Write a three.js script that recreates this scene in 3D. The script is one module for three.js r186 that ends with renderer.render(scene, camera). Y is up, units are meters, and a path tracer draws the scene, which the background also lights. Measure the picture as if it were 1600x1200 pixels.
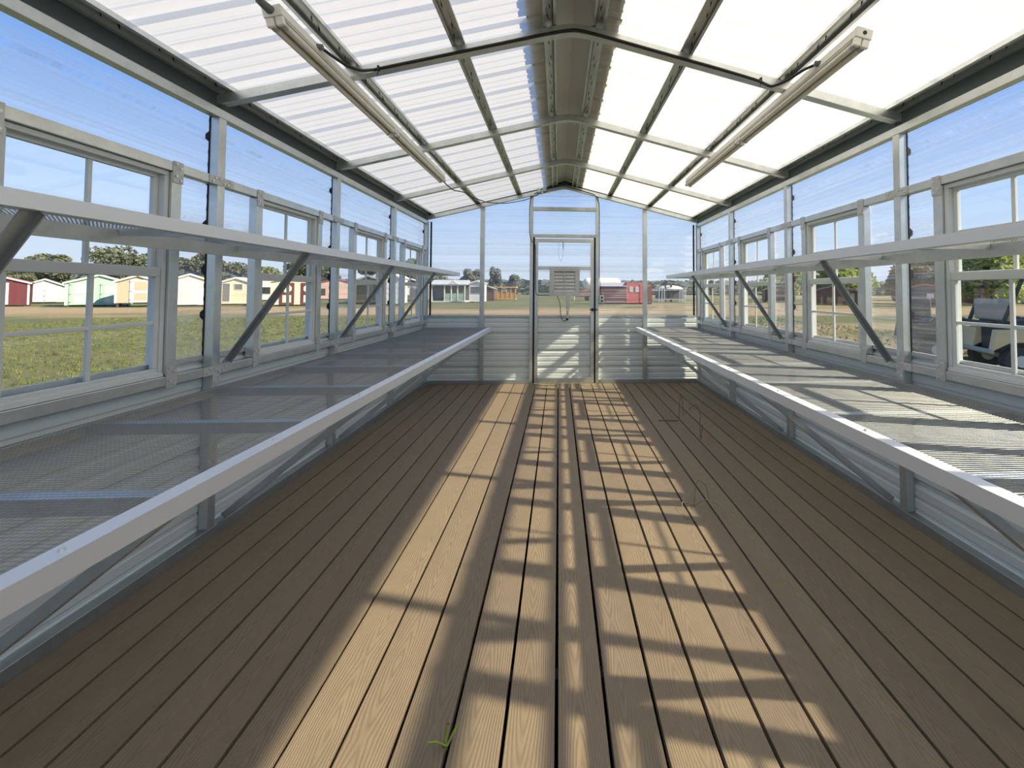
import * as THREE from 'three';
import { RoundedBoxGeometry } from 'three/addons/geometries/RoundedBoxGeometry.js';
import { mergeGeometries } from 'three/addons/utils/BufferGeometryUtils.js';

// ------------------------------------------------------------------ camera, sky, sun, exposure
const scene = new THREE.Scene();
const camera = new THREE.PerspectiveCamera(2 * Math.atan(600 / 660) * 180 / Math.PI, 4 / 3, 0.05, 900);
camera.position.set(-0.0757, 1.2016, 0);
camera.rotation.set(0.0325, -0.0539, 0.0032, 'YXZ');
camera.setViewOffset(1600, 1200, -108.44, 166.02, 1600, 1200);   // the photograph is an off-centre crop

function skyTexture() {                                          // clear spring sky: pale at the horizon, blue above
  const W = 64, H = 512, d = new Float32Array(W * H * 4);
  const stops = [[-90, .50, .52, .50], [0, .74, .82, .92], [4, .66, .79, .97], [10, .50, .69, 1.0], [20, .25, .465, .94], [35, .165, .37, .88], [60, .13, .33, .83], [90, .11, .30, .8]];
  for (let r = 0; r < H; r++) {
    const el = ((r + .5) / H - .5) * 180;
    let k = 0; while (k < stops.length - 2 && el > stops[k + 1][0]) k++;
    const a = stops[k], b = stops[k + 1], t = el < 0 ? 0 : Math.min(1, Math.max(0, (el - a[0]) / (b[0] - a[0])));
    for (let c = 0; c < W; c++) for (let i = 0; i < 4; i++) d[(r * W + c) * 4 + i] = i < 3 ? a[i + 1] + (b[i + 1] - a[i + 1]) * t : 1;
  }
  const t = new THREE.DataTexture(d, W, H, THREE.RGBAFormat, THREE.FloatType);
  t.mapping = THREE.EquirectangularReflectionMapping; t.magFilter = THREE.LinearFilter; t.needsUpdate = true;
  return t;
}
scene.background = skyTexture();
scene.environment = scene.background;
scene.backgroundIntensity = 1;

const sun = new THREE.DirectionalLight(new THREE.Color().setRGB(1, .86, .64), 10.2);
sun.position.set(20, 15.8, 5.3); sun.target.position.set(0, 0, 0);
sun.castShadow = true; sun.shadow.mapSize.set(4096, 4096); sun.shadow.radius = 1.6;
Object.assign(sun.shadow.camera, { left: -60, right: 60, top: 60, bottom: -60, near: 1, far: 160 });
scene.add(sun, sun.target);

const renderer = new THREE.WebGLRenderer({ antialias: true });
renderer.toneMapping = THREE.LinearToneMapping;
renderer.toneMappingExposure = 1.04;
renderer.shadowMap.enabled = true;

// ------------------------------------------------------------------ helpers
let seed = 7;
const rnd = () => { seed = (seed * 1664525 + 1013904223) >>> 0; return seed / 4294967296; };
const rr = (a, b) => a + (b - a) * rnd();
const lin = (r, g, b) => new THREE.Color().setRGB(r, g, b);
const V = (x, y, z) => new THREE.Vector3(x, y, z);
function hash(x, y, s) { let h = (x * 374761393 + y * 668265263 + s * 2147483647) | 0; h = Math.imul(h ^ (h >>> 13), 1274126177); return ((h ^ (h >>> 16)) >>> 0) / 4294967296; }
function vnoise(x, y, px, py, s) {                                // periodic value noise
  const ix = Math.floor(x), iy = Math.floor(y), fx = x - ix, fy = y - iy, u = fx * fx * (3 - 2 * fx), v = fy * fy * (3 - 2 * fy);
  const w = (a, p) => ((a % p) + p) % p, h = (a, b) => hash(w(a, px), w(b, py), s);
  return (h(ix, iy) * (1 - u) + h(ix + 1, iy) * u) * (1 - v) + (h(ix, iy + 1) * (1 - u) + h(ix + 1, iy + 1) * u) * v;
}
function tex(W, H, fn, { srgb = false, repeat = [1, 1] } = {}) {
  const d = new Uint8Array(W * H * 4), o = [0, 0, 0];
  for (let y = 0; y < H; y++) for (let x = 0; x < W; x++) {
    fn(x / W, y / H, o); const i = (y * W + x) * 4;
    for (let c = 0; c < 3; c++) d[i + c] = Math.max(0, Math.min(255, o[c] * 255)); d[i + 3] = 255;
  }
  const t = new THREE.DataTexture(d, W, H); t.wrapS = t.wrapT = THREE.RepeatWrapping; t.magFilter = THREE.LinearFilter; t.minFilter = THREE.LinearMipmapLinearFilter; t.generateMipmaps = true;
  if (srgb) t.colorSpace = THREE.SRGBColorSpace; t.repeat.set(...repeat); t.needsUpdate = true; return t;
}
const names = new Map();
function numbered(n) { const k = names.get(n) ?? 0; names.set(n, k + 1); return k ? `${n}_${String(k).padStart(3, '0')}` : n; }
function prep(g) {                                                // flat list of triangles with uv in metres
  let q = g.index ? g.toNonIndexed() : g;
  if (!q.attributes.normal) q.computeVertexNormals();
  if (!q.userData.keepUv) {
    const p = q.attributes.position, n = q.attributes.normal, uv = new Float32Array(p.count * 2);
    for (let i = 0; i < p.count; i++) {
      const ax = Math.abs(n.getX(i)), ay = Math.abs(n.getY(i)), az = Math.abs(n.getZ(i));
      if (ay >= ax && ay >= az) { uv[2 * i] = p.getX(i); uv[2 * i + 1] = p.getZ(i); } else if (ax >= az) { uv[2 * i] = p.getZ(i); uv[2 * i + 1] = p.getY(i); } else { uv[2 * i] = p.getX(i); uv[2 * i + 1] = p.getY(i); }
    }
    q.setAttribute('uv', new THREE.BufferAttribute(uv, 2));
  }
  for (const k of Object.keys(q.attributes)) if (!['position', 'normal', 'uv'].includes(k)) q.deleteAttribute(k);
  return q;
}
function part(name, geos, mat, parent, label) {
  const list = [].concat(geos).map(prep), m = new THREE.Mesh(list.length > 1 ? mergeGeometries(list) : list[0], mat);
  m.castShadow = m.receiveShadow = true;
  m.name = parent ? name : numbered(name); if (label) m.userData.label = label;
  (parent ?? scene).add(m); return m;
}
function thing(name, label, category, { kind, group } = {}) {
  const g = new THREE.Group(); g.name = numbered(name); g.userData = { label, category };
  if (kind) g.userData.kind = kind; if (group) g.userData.group = group;
  scene.add(g); return g;
}
function single(name, geos, mat, label, category, { kind, group } = {}) {
  const m = part(name, geos, mat); m.userData = { label, category }; if (kind) m.userData.kind = kind; if (group) m.userData.group = group; return m;
}
function rebase(g, x, y, z) { for (const c of g.children) c.position.sub(V(x, y, z)); g.position.set(x, y, z); return g; }
// boxes by their extents, with a small bevel on request
const bx = (x0, x1, y0, y1, z0, z1, r = 0) => {
  const w = Math.abs(x1 - x0), h = Math.abs(y1 - y0), d = Math.abs(z1 - z0);
  const g = r ? new RoundedBoxGeometry(w, h, d, 1, Math.min(r, w / 2.2, h / 2.2, d / 2.2)) : new THREE.BoxGeometry(w, h, d);
  return g.translate((x0 + x1) / 2, (y0 + y1) / 2, (z0 + z1) / 2);
};
function bar(a, b, w, h, up = V(0, 1, 0), r = 0) {                // a straight bar from a to b
  const d = b.clone().sub(a), L = d.length(), x = d.clone().normalize(), z = new THREE.Vector3().crossVectors(x, up).normalize(), y = new THREE.Vector3().crossVectors(z, x);
  const g = r ? new RoundedBoxGeometry(L, h, w, 1, r) : new THREE.BoxGeometry(L, h, w);
  return g.applyMatrix4(new THREE.Matrix4().makeBasis(x, y, z)).translate((a.x + b.x) / 2, (a.y + b.y) / 2, (a.z + b.z) / 2);
}
const tube = (pts, r, seg = 40, rad = 6, closed = false) => new THREE.TubeGeometry(new THREE.CatmullRomCurve3(pts.map((p) => V(...p)), closed, 'catmullrom', .3), seg, r, rad, closed);
const cyl = (a, b, r0, r1 = r0, seg = 10) => { const d = b.clone().sub(a), g = new THREE.CylinderGeometry(r1, r0, d.length(), seg); return g.applyQuaternion(new THREE.Quaternion().setFromUnitVectors(V(0, 1, 0), d.normalize())).translate((a.x + b.x) / 2, (a.y + b.y) / 2, (a.z + b.z) / 2); };
function quads(list) {                                            // list of [a, b, c, d] corners
  const p = []; for (const [a, b, c, d] of list) p.push(...a, ...b, ...c, ...a, ...c, ...d);
  const g = new THREE.BufferGeometry(); g.setAttribute('position', new THREE.Float32BufferAttribute(p, 3)); g.computeVertexNormals(); return g;
}
// one ribbed sheet: s runs across the ribs, t along them, d is the height of the rib
const RIB = .2195, RIB0 = .205, ROOFRIB = .2254;
function profile(s0, s1, pitch, origin) {
  const pts = [];
  for (let k = Math.floor((s0 - origin) / pitch) - 1; k <= Math.ceil((s1 - origin) / pitch) + 1; k++) {
    const c = origin + k * pitch;
    for (const [o, d] of [[-.026, 0], [-.011, .019], [.011, .019], [.026, 0]]) pts.push([c + o, d]);
    for (const f of [.355, .645]) for (const [o, d] of [[-.013, 0], [-.006, .004], [.006, .004], [.013, 0]]) pts.push([c + f * pitch + o, d]);
  }
  pts.sort((a, b) => a[0] - b[0]);
  const at = (s) => { for (let i = 0; i < pts.length - 1; i++) if (pts[i][0] <= s && s <= pts[i + 1][0]) { const t = (s - pts[i][0]) / (pts[i + 1][0] - pts[i][0] || 1); return pts[i][1] + (pts[i + 1][1] - pts[i][1]) * t; } return 0; };
  return [[s0, at(s0)], ...pts.filter((p) => p[0] > s0 + 1e-4 && p[0] < s1 - 1e-4), [s1, at(s1)]];
}
function sheet(s0, s1, pitch, origin, tRange, place) {            // tRange(s) -> [t0, t1]
  const pr = profile(s0, s1, pitch, origin), list = [];
  for (let i = 0; i < pr.length - 1; i++) {
    const [a, da] = pr[i], [b, db] = pr[i + 1], ta = tRange(a), tb = tRange(b);
    if (ta[1] - ta[0] < 1e-4 && tb[1] - tb[0] < 1e-4) continue;
    list.push([place(a, da, ta[0]), place(a, da, ta[1]), place(b, db, tb[1]), place(b, db, tb[0])]);
  }
  return quads(list);
}

// ------------------------------------------------------------------ materials
const spangle = tex(512, 512, (u, v, o) => {
  const a = vnoise(u * 40, v * 40, 40, 40, 1), b = vnoise(u * 9, v * 9, 9, 9, 2), c = vnoise(u * 150, v * 150, 150, 150, 3);
  const k = .82 + .06 * (a - .5) + .12 * (b - .5) + .03 * (c - .5); o[0] = k * .985; o[1] = k; o[2] = k * 1.0;
}, { repeat: [2.2, 2.2] });
const roughSpangle = tex(256, 256, (u, v, o) => { o[0] = o[1] = o[2] = .9 + .1 * vnoise(u * 24, v * 24, 24, 24, 9); }, { repeat: [2.2, 2.2] });
const std = (color, roughness = .7, metalness = 0, more = {}) => new THREE.MeshStandardMaterial({ color, roughness, metalness, ...more });
const phys = (o) => new THREE.MeshPhysicalMaterial(o);
const M = {
  galv: std(lin(.75, .78, .77), .36, .84, { map: spangle, roughnessMap: roughSpangle }),
  galvDark: std(lin(.52, .56, .58), .38, .82, { map: spangle, roughnessMap: roughSpangle }),
  railMetal: std(lin(.76, .79, .82), .5, .55, { roughnessMap: roughSpangle }),
  plate: std(lin(.66, .67, .66), .5, .6, { map: spangle }),
  screw: std(lin(.75, .76, .75), .35, .8),
  wire: std(lin(.30, .32, .33), .5, .6),
  panelPaint: std(lin(.58, .64, .64), .4),
  seal: std(lin(.018, .019, .024), .8),
  vinyl: std(lin(.60, .64, .64), .45),
  glass: phys({ color: lin(.96, .98, .97), roughness: .02, transmission: 1, thickness: 0, ior: 1.5 }),
  roof: phys({ color: lin(.97, .945, .865), roughness: 1, transmission: .53, thickness: 0, ior: 1.3 }),
  foam: std(lin(.42, .44, .47), .8),
  eave: std(lin(.055, .085, .09), .5, .3),  // dark tone puts the shade of the deep eave channel into the colour
  cap: std(lin(.60, .60, .56), .5, .3),
  fixture: std(lin(.9, .89, .83), .5),
  reflector: std(lin(.7, .69, .63), .5),
  lampTube: std(lin(.78, .76, .67), .3),
  cable: std(lin(.012, .012, .014), .5),
  greyPlastic: std(lin(.16, .17, .18), .6),
  black: std(lin(.012, .012, .013), .6),
  darkSteel: std(lin(.10, .105, .11), .5, .5),
};
const streak = tex(256, 1024, (u, v, o) => {                      // extrusion streaks of the clear sheet
  const a = vnoise(u * 3, v * 220, 3, 220, 21), b = vnoise(u * 2, v * 60, 2, 60, 22), c = vnoise(u * 5, v * 400, 5, 400, 23);
  let k = .35 + .5 * Math.pow(a, 3) + .35 * Math.pow(b, 4) + .1 * c; if (a * b > .62) k += .25;
  o[0] = o[1] = o[2] = Math.min(1, k);
}, { repeat: [.12, 1.1] });
const hazeMap = tex(256, 1024, (u, v, o) => {                     // milky drawn-out streaks in the sheet
  const a = vnoise(u * 2, v * 84, 2, 84, 51), b = vnoise(u * 2, v * 200, 2, 200, 52), c = vnoise(u * 1, v * 13, 1, 13, 53);
  const k = .03 + .24 * Math.pow(a, 3) + .12 * Math.pow(b, 3) + .26 * Math.pow(c, 3);
  o[0] = o[1] = o[2] = 1 - Math.min(.5, k);
}, { repeat: [.11, 1.0] });
M.clear = phys({ transmissionMap: hazeMap, color: lin(.94, .965, .985), roughness: .295, roughnessMap: streak, transmission: 1, thickness: 0, ior: 1.45 });

function plankTexture(s) {                                        // embossed cathedral grain of composite decking, 0.14 m by 2.4 m
  const W = 256, H = 2048, cx = .25 + .5 * hash(s, 3, 5), line = (u, v) => {
    const wob = (vnoise(u * 2, v * 10, 1e6, 10, 40 + s) - .5) * .5 + (vnoise(u * 3, v * 26, 1e6, 26, 60 + s) - .5) * .16;
    const dx = (u - cx - .16 * (vnoise(0, v * 6, 1e6, 6, 80 + s) - .5)) * 2.4, arch = Math.abs(((v * 5 + .35 * hash(s, 9, 2)) % 1) - .5) * 2;
    const r = Math.sqrt(dx * dx * 1.2 + .06) * 8.5 + arch * 3.2 * Math.exp(-dx * dx * 2.2) + wob * 2.2;
    const f = r - Math.floor(r); return Math.pow(Math.abs(f - .5) * 2, 1.6);
  };
  const col = tex(W, H, (u, v, o) => {
    const g = line(u, v), n = vnoise(u * 6, v * 60, 6, 60, s), m = vnoise(u * 90, v * 240, 90, 240, s + 1);
    const k = .95 - .21 * g + .07 * (n - .5) + .08 * (m - .5); o[0] = k; o[1] = k * (.995 - .01 * g); o[2] = k * (.985 - .02 * g);
  }, { repeat: [7.0, 1 / 2.4] });
  const bump = tex(W, H, (u, v, o) => { o[0] = o[1] = o[2] = .8 - .55 * line(u, v) + .2 * vnoise(u * 90, v * 300, 90, 300, s + 2); }, { repeat: [7.0, 1 / 2.4] });
  return [col, bump];
}
const plankMats = [];
for (let s = 0; s < 3; s++) {
  const [map, bumpMap] = plankTexture(s + 1);
  for (const c of [[.236, .184, .121], [.222, .175, .118], [.248, .195, .128]]) plankMats.push(std(lin(...c), .62, 0, { map, bumpMap, bumpScale: .0011 }));
}

// ------------------------------------------------------------------ measures of the greenhouse (metres)
const IN = 1.755, OUT = 1.8, BACK = -5.552, FRONT = 1.222, SLOPE = .25, APEX = 2.567, DECK = -.2;
const POSTS = [-5.521, -4.4365, -3.3095, -2.1825, -1.0555, .0715, 1.1985], HALF = .0228;
const WINS = [-2, -1, 0, 1, 2, 3].map((k) => -1.635 - 1.127 * k), WH = .282;
const rafterY = (x) => APEX - SLOPE * Math.abs(x);                // underside of the rafters
const cosS = 1 / Math.hypot(1, SLOPE);
const SOFFIT = .0445 / cosS;                                      // rafter depth measured upright

// ------------------------------------------------------------------ ground
{
  const N = 300, S = 350, g = new THREE.PlaneGeometry(S, S, N, N).rotateX(-Math.PI / 2).translate(0, DECK, -60), p = g.attributes.position, col = new Float32Array(p.count * 3);
  for (let i = 0; i < p.count; i++) {
    const x = p.getX(i), z = p.getZ(i), n = vnoise(x * .16, z * .3, 1e6, 1e6, 5), n2 = vnoise(x * .05, z * .12, 1e6, 1e6, 6), n3 = vnoise(x * .5, z * .9, 1e6, 1e6, 7);
    let dirt = Math.max(0, Math.min(1, (7.2 - Math.abs(z + 30 + (n2 - .5) * 5)) / 3 + (n - .5) * 1.6 + (n3 - .5) * .8));
    if (x > 6) dirt = Math.max(dirt * .75, Math.max(0, Math.min(1, (n - .38) * 3)) * .65);
    if (x < -3 && z > -21) dirt *= .35 * n3;
    const dry = Math.max(0, Math.min(1, (n3 * .6 + n * .6 - .35) * 1.2));
    const a = [.130 + .095 * dry, .152 + .045 * dry, .048 + .026 * dry], b = [.43, .315, .18];
    for (let c = 0; c < 3; c++) col[3 * i + c] = a[c] + (b[c] - a[c]) * dirt;
  }
  g.setAttribute('color', new THREE.BufferAttribute(col, 3));
  const uv = g.attributes.uv; for (let i = 0; i < p.count; i++) uv.setXY(i, p.getX(i) * .4, p.getZ(i) * .4);
  const map = tex(1024, 1024, (u, v, o) => { const a = vnoise(u * 200, v * 200, 200, 200, 31), b = vnoise(u * 40, v * 40, 40, 40, 32), c = vnoise(u * 420, v * 420, 420, 420, 33); const k = .42 + .34 * a + .16 * b + .22 * c; o[0] = k; o[1] = k; o[2] = k * .95; });
  const m = new THREE.Mesh(g, std(0xffffff, .95, 0, { map, vertexColors: true, bumpMap: map, bumpScale: .05 })); m.receiveShadow = true; m.name = 'ground';
  m.userData = { label: 'flat lot of mown grass with a strip of orange dirt', category: 'ground', kind: 'structure' }; scene.add(m);
  // grass blades near the walls, where single tufts can be seen through the windows
  const blade = [];
  for (let i = 0; i < 9; i++) { const a = rr(0, 6.28), r = rr(0, .05), h = rr(.025, .06), x = Math.cos(a) * r, z = Math.sin(a) * r, lx = x + rr(-.03, .03), lz = z + rr(-.03, .03), w = .004; blade.push([[x - w, 0, z], [x + w, 0, z], [lx + w * .3, h, lz], [lx - w * .3, h, lz]]); }
  const bg = quads(blade), count = 26000, im = new THREE.InstancedMesh(bg, std(lin(.135, .16, .05), .9), count), mat4 = new THREE.Matrix4(), q = new THREE.Quaternion(), c = new THREE.Color();
  for (let i = 0; i < count; i++) {
    const left = rnd() < .8, x = left ? -rr(3.6, 22) : rr(3.2, 12), z = rr(-22, -2.5);
    q.setFromAxisAngle(V(0, 1, 0), rr(0, 6.28)); const s = rr(.6, 1.3); mat4.compose(V(x, DECK - .002, z), q, V(s, s, s)); im.setMatrixAt(i, mat4);
    const d = rnd(); c.setRGB(.75 + .45 * d, .8 + .3 * d, .75 + .4 * d); im.setColorAt(i, c);
  }
  im.name = 'grass_blades'; im.castShadow = im.receiveShadow = true; im.userData = { label: 'short green and straw coloured grass blades outside the windows', category: 'grass', kind: 'stuff' }; scene.add(im);
}

// ------------------------------------------------------------------ floor of deck boards
{
  const f = thing('floor', 'brown wood-grain composite deck boards running to the back door', 'floor', { kind: 'structure' });
  const W = .1429, gap = .0095, L = FRONT + .02 - (BACK - .01), geo = [0, 1, 2].map((v) => { const g = prep(new RoundedBoxGeometry(W - gap, .025, L, 1, .0026)); const uv = g.attributes.uv; for (let i = 0; i < uv.count; i++) uv.setXY(i, uv.getX(i) + .0714, uv.getY(i) + v * .83); return g; });
  for (let k = -12; k < 13; k++) {
    const x0 = -.0757 + W * k, x1 = x0 + W, m = new THREE.Mesh(geo[Math.abs(k * 7 + 3) % 3], plankMats[Math.abs(k * 5 + 11) % 9]);
    m.name = 'plank'; m.position.set((x0 + x1) / 2, -.0125, (BACK - .01 + FRONT + .02) / 2); m.castShadow = m.receiveShadow = true;
    if (x0 < -IN - .09) { m.scale.x = .55; m.position.x += .03; }
    f.add(m);
  }
  for (const z of [-5.4, -4.6, -3.8, -3, -2.2, -1.4, -.6, .2, 1]) part('joist', bx(-1.8, 1.8, -.145, -.026, z - .02, z + .02), M.black, f);
}

// ------------------------------------------------------------------ side walls
function screws(list, dir, parent, r = .0055) {                  // hex screw heads of one plate: one small part
  const sc = part('screws', list.map(([x, y, z]) => { const g = new THREE.CylinderGeometry(r * .75, r, .006, 6); if (dir === 'x') g.rotateZ(Math.PI / 2); else if (dir === 'z') g.rotateX(Math.PI / 2); return g.translate(x, y, z); }), M.screw, parent); sc.userData.kind = 'stuff';
}
function sideWall(s) {
  const side = s < 0 ? 'left' : 'right', X = (v) => s * v;
  const w = thing(`wall_${side}`, `${side} greenhouse wall of galvanized studs with white lower panels and clear ribbed sheets`, 'wall', { kind: 'structure' });
  const b = (x0, x1, ...r) => bx(X(x0), X(x1), ...r);
  part('bottom_plate', b(IN - .004, OUT, 0, .049, BACK, FRONT, .002), M.galvDark, w);
  part('top_plate', b(IN, OUT, 2.06, 2.103, BACK, FRONT, .002), M.galv, w);
  part('shaded_eave_strut', [b(IN + .018, IN + .022, 2.1035, 2.19, BACK, FRONT), b(IN + .006, IN + .018, 2.1035, 2.109, BACK, FRONT)], M.eave, w);  // dark colour stands in for the shade inside the eave channel
  POSTS.forEach((z, i) => {
    const h = i === 0 ? .031 : HALF;
    part('post', b(IN, OUT - .001, .049, 2.06, z - h, z + h, .003), M.galv, w);
    // dark foam strip that fills the ribs of the clear sheet behind the post
    const pr = profile(.885, 2.06, RIB, RIB0), sh = new THREE.Shape(); sh.moveTo(X(OUT - .002), pr[0][0]);
    for (const [y, d] of pr) sh.lineTo(X(OUT + .002 + (d > .006 ? d * .85 : d * .4)), y); sh.lineTo(X(OUT - .002), pr[pr.length - 1][0]);
    part('foam_closure', new THREE.ExtrudeGeometry(sh, { depth: .03, bevelEnabled: false }).translate(0, 0, z + h - .026), M.seal, w);
  });
  const bays = POSTS.slice(0, -1).map((z, i) => [z + (i === 0 ? .031 : HALF), POSTS[i + 1] - HALF]);
  for (const [z0, z1] of bays) {
    part('header_rail', b(IN, OUT - .002, 1.72, 1.763, z0, z1, .003), M.galv, w);
    part('sill_rail', b(IN, OUT - .002, .79, .832, z0, z1, .003), M.galv, w);
    const zc = WINS.find((c) => c > z0 && c < z1);
    part('wainscot_panel', sheet(-.198, .884, RIB, RIB0, () => [z0 - .023, z1 + .023], (a, d, t) => [X(OUT + .001 + d), a, t]), M.panelPaint, w);  // stretch below floor level is an added skirt, unseen, keeping light from underneath
    part('flashing', b(OUT - .0005, OUT + .012, .866, .888, z0 - .023, z1 + .023), M.plate, w);
    // clear ribbed sheets above the windows and beside them
    const clr = (y0, y1, a, c) => part('clear_sheet', sheet(y0, y1, RIB, RIB0, () => [a, c], (q, d, t) => [X(OUT + .004 + d), q, t]), M.clear, w);
    clr(1.742, 2.10, z0 - .023, z1 + .023);
    clr(.884, 1.742, z0 - .023, zc - WH); clr(.884, 1.742, zc + WH, z1 + .023);
    for (const d of [-1, 1]) {
      const a = zc + d * WH, c = zc + d * (WH + .047);
      part('stud', b(IN + .001, OUT - .002, .833, 1.719, Math.min(a, c), Math.max(a, c), .003), M.galv, w);
      for (const [y0, y1] of [[1.672, 1.766], [.782, .878]]) {
        const p = part('bracket', b(IN - .0035, IN, y0, y1, Math.min(a, c) - .001, Math.max(a, c) + .001), M.plate, w);
        const m = (a + c) / 2; screws([[X(IN - .005), y1 - .012, m + .011], [X(IN - .005), y1 - .028, m - .011], [X(IN - .005), y0 + .03, m + .011], [X(IN - .005), y0 + .013, m - .011]], 'x', p);
      }
    }
  }
  POSTS.slice(1, -1).forEach((z) => {
    for (const y of [1.721, .791]) {
      const p = part('bracket', [b(IN - .0035, IN, y, y + .041, z - .075, z + .075), ...(y < 1 ? [b(IN - .0035, IN, y - .05, y, z - .022, z + .022)] : [])], M.plate, w);
      screws([[X(IN - .005), y + .03, z - .055], [X(IN - .005), y + .013, z - .035], [X(IN - .005), y + .03, z + .012], [X(IN - .005), y + .012, z - .012], [X(IN - .005), y + .03, z + .04], [X(IN - .005), y + .013, z + .058], ...(y < 1 ? [[X(IN - .005), y - .018, z - .01], [X(IN - .005), y - .036, z + .01]] : [])], 'x', p);
    }
  });
  return w;
}
sideWall(-1); sideWall(1);

// ------------------------------------------------------------------ windows
let winNo = 0;
function makeWindow(s, zc, label) {
  winNo++; const g = thing(`window_${winNo}`, label, 'window', { kind: 'structure' }), X = (v) => s * v, b = (x0, x1, ...r) => bx(X(x0), X(x1), ...r);
  const y0 = .8335, y1 = 1.7185, a = zc - WH + .0008, c = zc + WH - .0008, xi = 1.768, xo = 1.824, fw = .02, r = .0025;
  part('window_frame', [b(xi, xo, y0, y0 + fw, a, c, r), b(xi, xo, y1 - fw, y1, a, c, r), b(xi, xo, y0 + fw, y1 - fw, a, a + fw, r), b(xi, xo, y0 + fw, y1 - fw, c - fw, c, r)], M.vinyl, g);
  const sash = (n, u, v, x0, x1, top) => {
    const k = .02, p = a + fw, q = c - fw, m = part(n, [b(x0, x1, u, u + (top ? .036 : k), p, q, r), b(x0, x1, v - (top ? k : .04), v, p, q, r), b(x0, x1, u + (top ? .036 : k), v - (top ? k : .04), p, p + k, r), b(x0, x1, u + (top ? .036 : k), v - (top ? k : .04), q - k, q, r)], M.vinyl, g);
    const xm = (x0 + x1) / 2, yc = top ? u + (v - u) * .51 : (u + v) / 2 - .012;
    part('muntin', b(xm - .006, xm + .006, u + k, v - k, zc - .0075, zc + .0075, .002), M.vinyl, m);
    part('muntin', b(xm - .0055, xm + .0055, yc - .0075, yc + .0075, p + k, q - k, .002), M.vinyl, m);
    part('pane', quads([[[X(xm), u + .01, p + .01], [X(xm), u + .01, q - .01], [X(xm), v - .01, q - .01], [X(xm), v - .01, p + .01]]]), M.glass, m);
  };
  sash('lower_sash', y0 + fw - .004, 1.298, 1.7725, 1.79, false);
  sash('upper_sash', 1.264, y1 - fw + .004, 1.7935, 1.812, true);
  part('sill_lip', b(xi - .006, xi, y0, y0 + .012, a + .004, c - .004), M.vinyl, g);
  return g;
}
for (const s of [-1, 1]) WINS.forEach((z, i) => makeWindow(s, z, [
  (d) => `white vinyl window in the ${d} wall level with the front end wall`, (d) => `white vinyl window in the ${d} wall beside the front end of the bench`,
  (d) => `nearest white vinyl sash window of the ${d} wall`, (d) => `second white vinyl sash window from the near end of the ${d} wall`,
  (d) => `third white vinyl sash window along the ${d} wall`, (d) => `white vinyl sash window of the ${d} wall next to the back corner`][i](s < 0 ? 'left' : 'right')));

// ------------------------------------------------------------------ gable walls
function gable(zIn, out, isBack) {                               // out: -1 away from the camera, +1 behind it
  const g = thing(isBack ? 'wall_back' : 'wall_front', isBack ? 'back gable wall with white ribbed lower panels, clear sheets and the door opening' : 'front gable wall behind the camera with white lower panels and clear sheets', 'wall', { kind: 'structure' });
  const zo = zIn + out * .045, zb = [Math.min(zIn, zo), Math.max(zIn, zo)], b = (x0, x1, y0, y1, r = .003) => bx(x0, x1, y0, y1, ...zb, r), skin = zo + out * .002;
  const spans = isBack ? [[-1.755, -.455], [.455, 1.755]] : [[-1.755, 1.755]];
  for (const [a, c] of spans) part('bottom_plate', b(a, c, 0, .049), M.galvDark, g);
  for (const x of [-1.072, 1.072]) part('post', b(x - .028, x + .028, .049, rafterY(x) - .001), M.galv, g);
  const roofLine = (y) => Math.max(0, Math.min(1.8, (APEX + .03 - y) / SLOPE));
  const clr = (y0, y1, x0, x1) => part('clear_sheet', sheet(y0, y1, RIB, RIB0, (y) => { const l = roofLine(y), p = Math.max(x0, -l), q = Math.min(x1, l); return q > p ? [p, q] : [0, 0]; }, (q, d, t) => [t, q, skin + out * (d + .003)]), M.clear, g);
  const pan = (x0, x1) => part('wainscot_panel', sheet(-.198, .884, RIB, RIB0, () => [x0, x1], (q, d, t) => [t, q, skin + out * d]), M.panelPaint, g);  // also runs on below the floor as an added, unseen stop for light
  if (isBack) {
    for (const x of [-.4335, .4335]) part('door_post', b(x - .0215, x + .0215, 0, rafterY(x) - .001), M.galv, g);
    const h = part('door_header', b(-.412, .412, 1.912, 1.955), M.galv, g); part('clip_plate', bx(.22, .43, 1.916, 1.951, zIn, zIn + .003), M.plate, h);
    const u = part('gable_rail', b(-.412, .412, 2.266, 2.314), M.galv, g); part('clip_plate', bx(.27, .43, 2.272, 2.31, zIn, zIn + .003), M.plate, u);
    for (const [a, c] of [[-1.8, -1.072], [-1.072, -.44], [.44, 1.072], [1.072, 1.8]]) { pan(a, c); clr(.884, APEX + .03, a, c); part('flashing', bx(a, c, .862, .886, skin, skin + .004), M.plate, g); }
    clr(1.93, APEX + .03, -.44, .44);
    for (const x of [-1.731, 1.731]) part('corner_seal', bx(x - .009, x + .009, .886, 2.1, zIn - .02, zIn - .002), M.seal, g);
    for (const x of [-1.06, 1.06, -.43, .43]) { const p = part('clip_plate', bx(x - .02, x + .02, rafterY(x) - .055, rafterY(x) - .002, zIn, zIn + .0025), M.plate, g); screws([[x - .008, rafterY(x) - .02, zIn + .004], [x + .008, rafterY(x) - .04, zIn + .004]], 'z', p, .004); }
  } else { pan(-1.8, 1.8); clr(.884, APEX + .03, -1.8, 1.8); }
  return g;
}
gable(BACK, -1, true); gable(FRONT, 1, false);

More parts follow.
